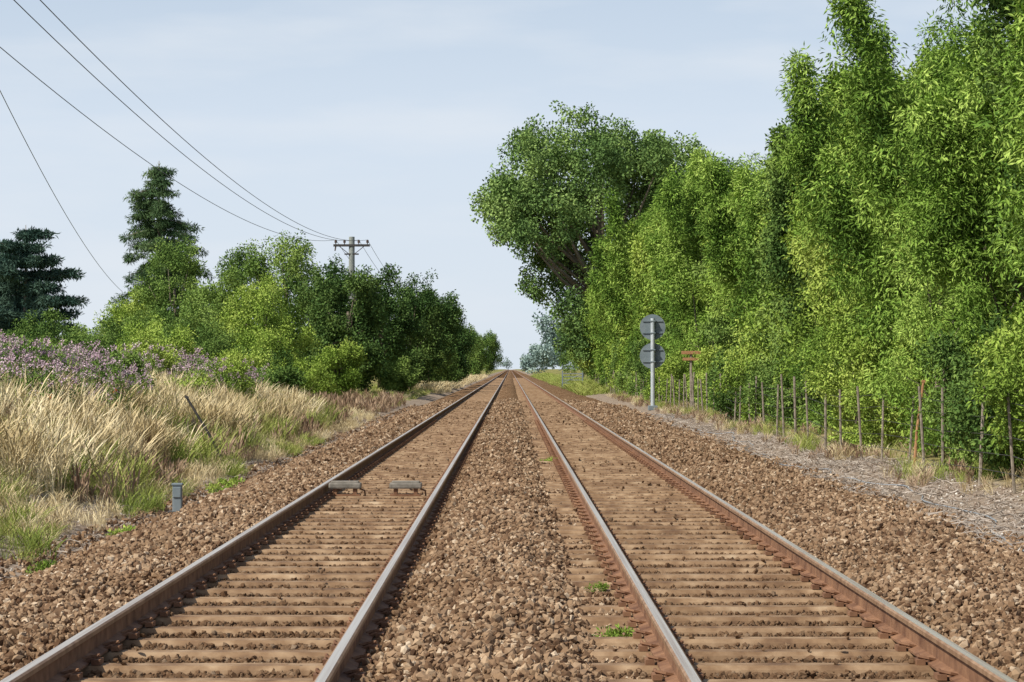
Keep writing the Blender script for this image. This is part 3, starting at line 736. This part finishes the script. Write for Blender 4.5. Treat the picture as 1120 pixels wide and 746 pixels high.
scatter('dead_twigs', np.stack([x, y, np.maximum(ground_z(x, y), bed_z(x, y)) + 0.01], 1), np.stack([np.zeros(n), np.zeros(n), rng.uniform(0, 6.28, n)], 1), rng.uniform(.4, .8, n), C_twig)
C_weed = clumps('weed', L_bright, 3, 90, 1.0, 0.5, 0.18, flat=0.5, droop=-0.3)
for (x, y, s) in ((0.66, 15.0, .065), (0.66, 17.8, .04), (0.7, 43, .08), (-4.4, 22.5, .08), (-4.3, 26.5, .10), (-4.2, 35, .12), (-4.6, 39, .15)):
    e = empty('weed_plant', (x, y, float(bed_z(x, y)) + 0.03))
    nn = 7; scatter('leaves', rng.normal(0, s * .8, (nn, 3)) * np.array([1, 1, .3]), np.stack([rng.normal(0, .3, nn), rng.normal(0, .3, nn), rng.uniform(0, 6, nn)], 1), s * rng.uniform(.6, 1.1, nn), C_weed, e)

# ------------------------------------------------------------------ light
sd = Vector((-0.72, -0.50, 0)).normalized(); el = math.radians(47)
sun_dir = Vector((sd.x * math.cos(el), sd.y * math.cos(el), math.sin(el)))
sl = bpy.data.lights.new('sun', 'SUN'); sl.energy = 5.0; sl.angle = math.radians(0.5); sl.color = (1.0, 0.945, 0.83)
so = bpy.data.objects.new('sun', sl); scene.collection.objects.link(so); so.location = (-30, -20, 50)
so.rotation_euler = sun_dir.to_track_quat('Z', 'Y').to_euler()
w = bpy.data.worlds.new('World'); scene.world = w; w.use_nodes = True; nt = w.node_tree; nt.nodes.clear()
out = N(nt, 'ShaderNodeOutputWorld'); bg = N(nt, 'ShaderNodeBackground'); bg.inputs[1].default_value = 0.11
sky = N(nt, 'ShaderNodeTexSky', sky_type='NISHITA'); sky.sun_disc = False; sky.sun_elevation = el; sky.sun_rotation = math.atan2(sd.x, sd.y)
sky.dust_density = 1.5; sky.air_density = 1.0
tc = N(nt, 'ShaderNodeTexCoord'); sp = N(nt, 'ShaderNodeSeparateXYZ'); nt.links.new(tc.outputs['Generated'], sp.inputs[0])
hz = N(nt, 'ShaderNodeMapRange'); nt.links.new(sp.outputs[2], hz.inputs[0]); hz.inputs[1].default_value = 0.10; hz.inputs[2].default_value = 0.36; hz.inputs[3].default_value = 0.92; hz.inputs[4].default_value = 0.0
hr = ramp(nt, [(0.0, (0.66, 0.73, 0.81)), (0.16, (0.57, 0.66, 0.785))], sp.outputs[2])
hc = mixc(nt, 1.0, hr.outputs[0], (10.3, 10.3, 10.3), 'MULTIPLY')
c = mixc(nt, hz.outputs[0], sky.outputs[0], hc)
mp = N(nt, 'ShaderNodeMapping'); nt.links.new(tc.outputs['Generated'], mp.inputs[0]); mp.inputs['Scale'].default_value = (4.0, 4.0, 20.0); mp.inputs['Rotation'].default_value = (0, 0.05, 0)
cn = noise(nt, 2.1, 6, mp.outputs[0], 0.5)
cf = ramp(nt, [(0.44, (0, 0, 0)), (0.75, (0.6, 0.6, 0.6))], cn.outputs['Fac'])
c = mixc(nt, cf.outputs[0], c, (7.1, 7.55, 8.1))
nt.links.new(c, bg.inputs[0]); nt.links.new(bg.outputs[0], out.inputs[0])

# ------------------------------------------------------------------ camera
cam = bpy.data.cameras.new('camera'); co = bpy.data.objects.new('camera', cam); scene.collection.objects.link(co)
cam.sensor_width = 36; cam.lens = 2600 / 1120 * 36; cam.clip_end = 9000; cam.clip_start = 0.1
co.location = (0, 0, CZ); co.rotation_euler = (math.radians(90) + math.atan(30 / 2600), 0, -math.atan(2 / 2600))
scene.camera = co
scene.view_settings.view_transform = 'Standard'; scene.view_settings.look = 'None'; scene.view_settings.exposure = 0
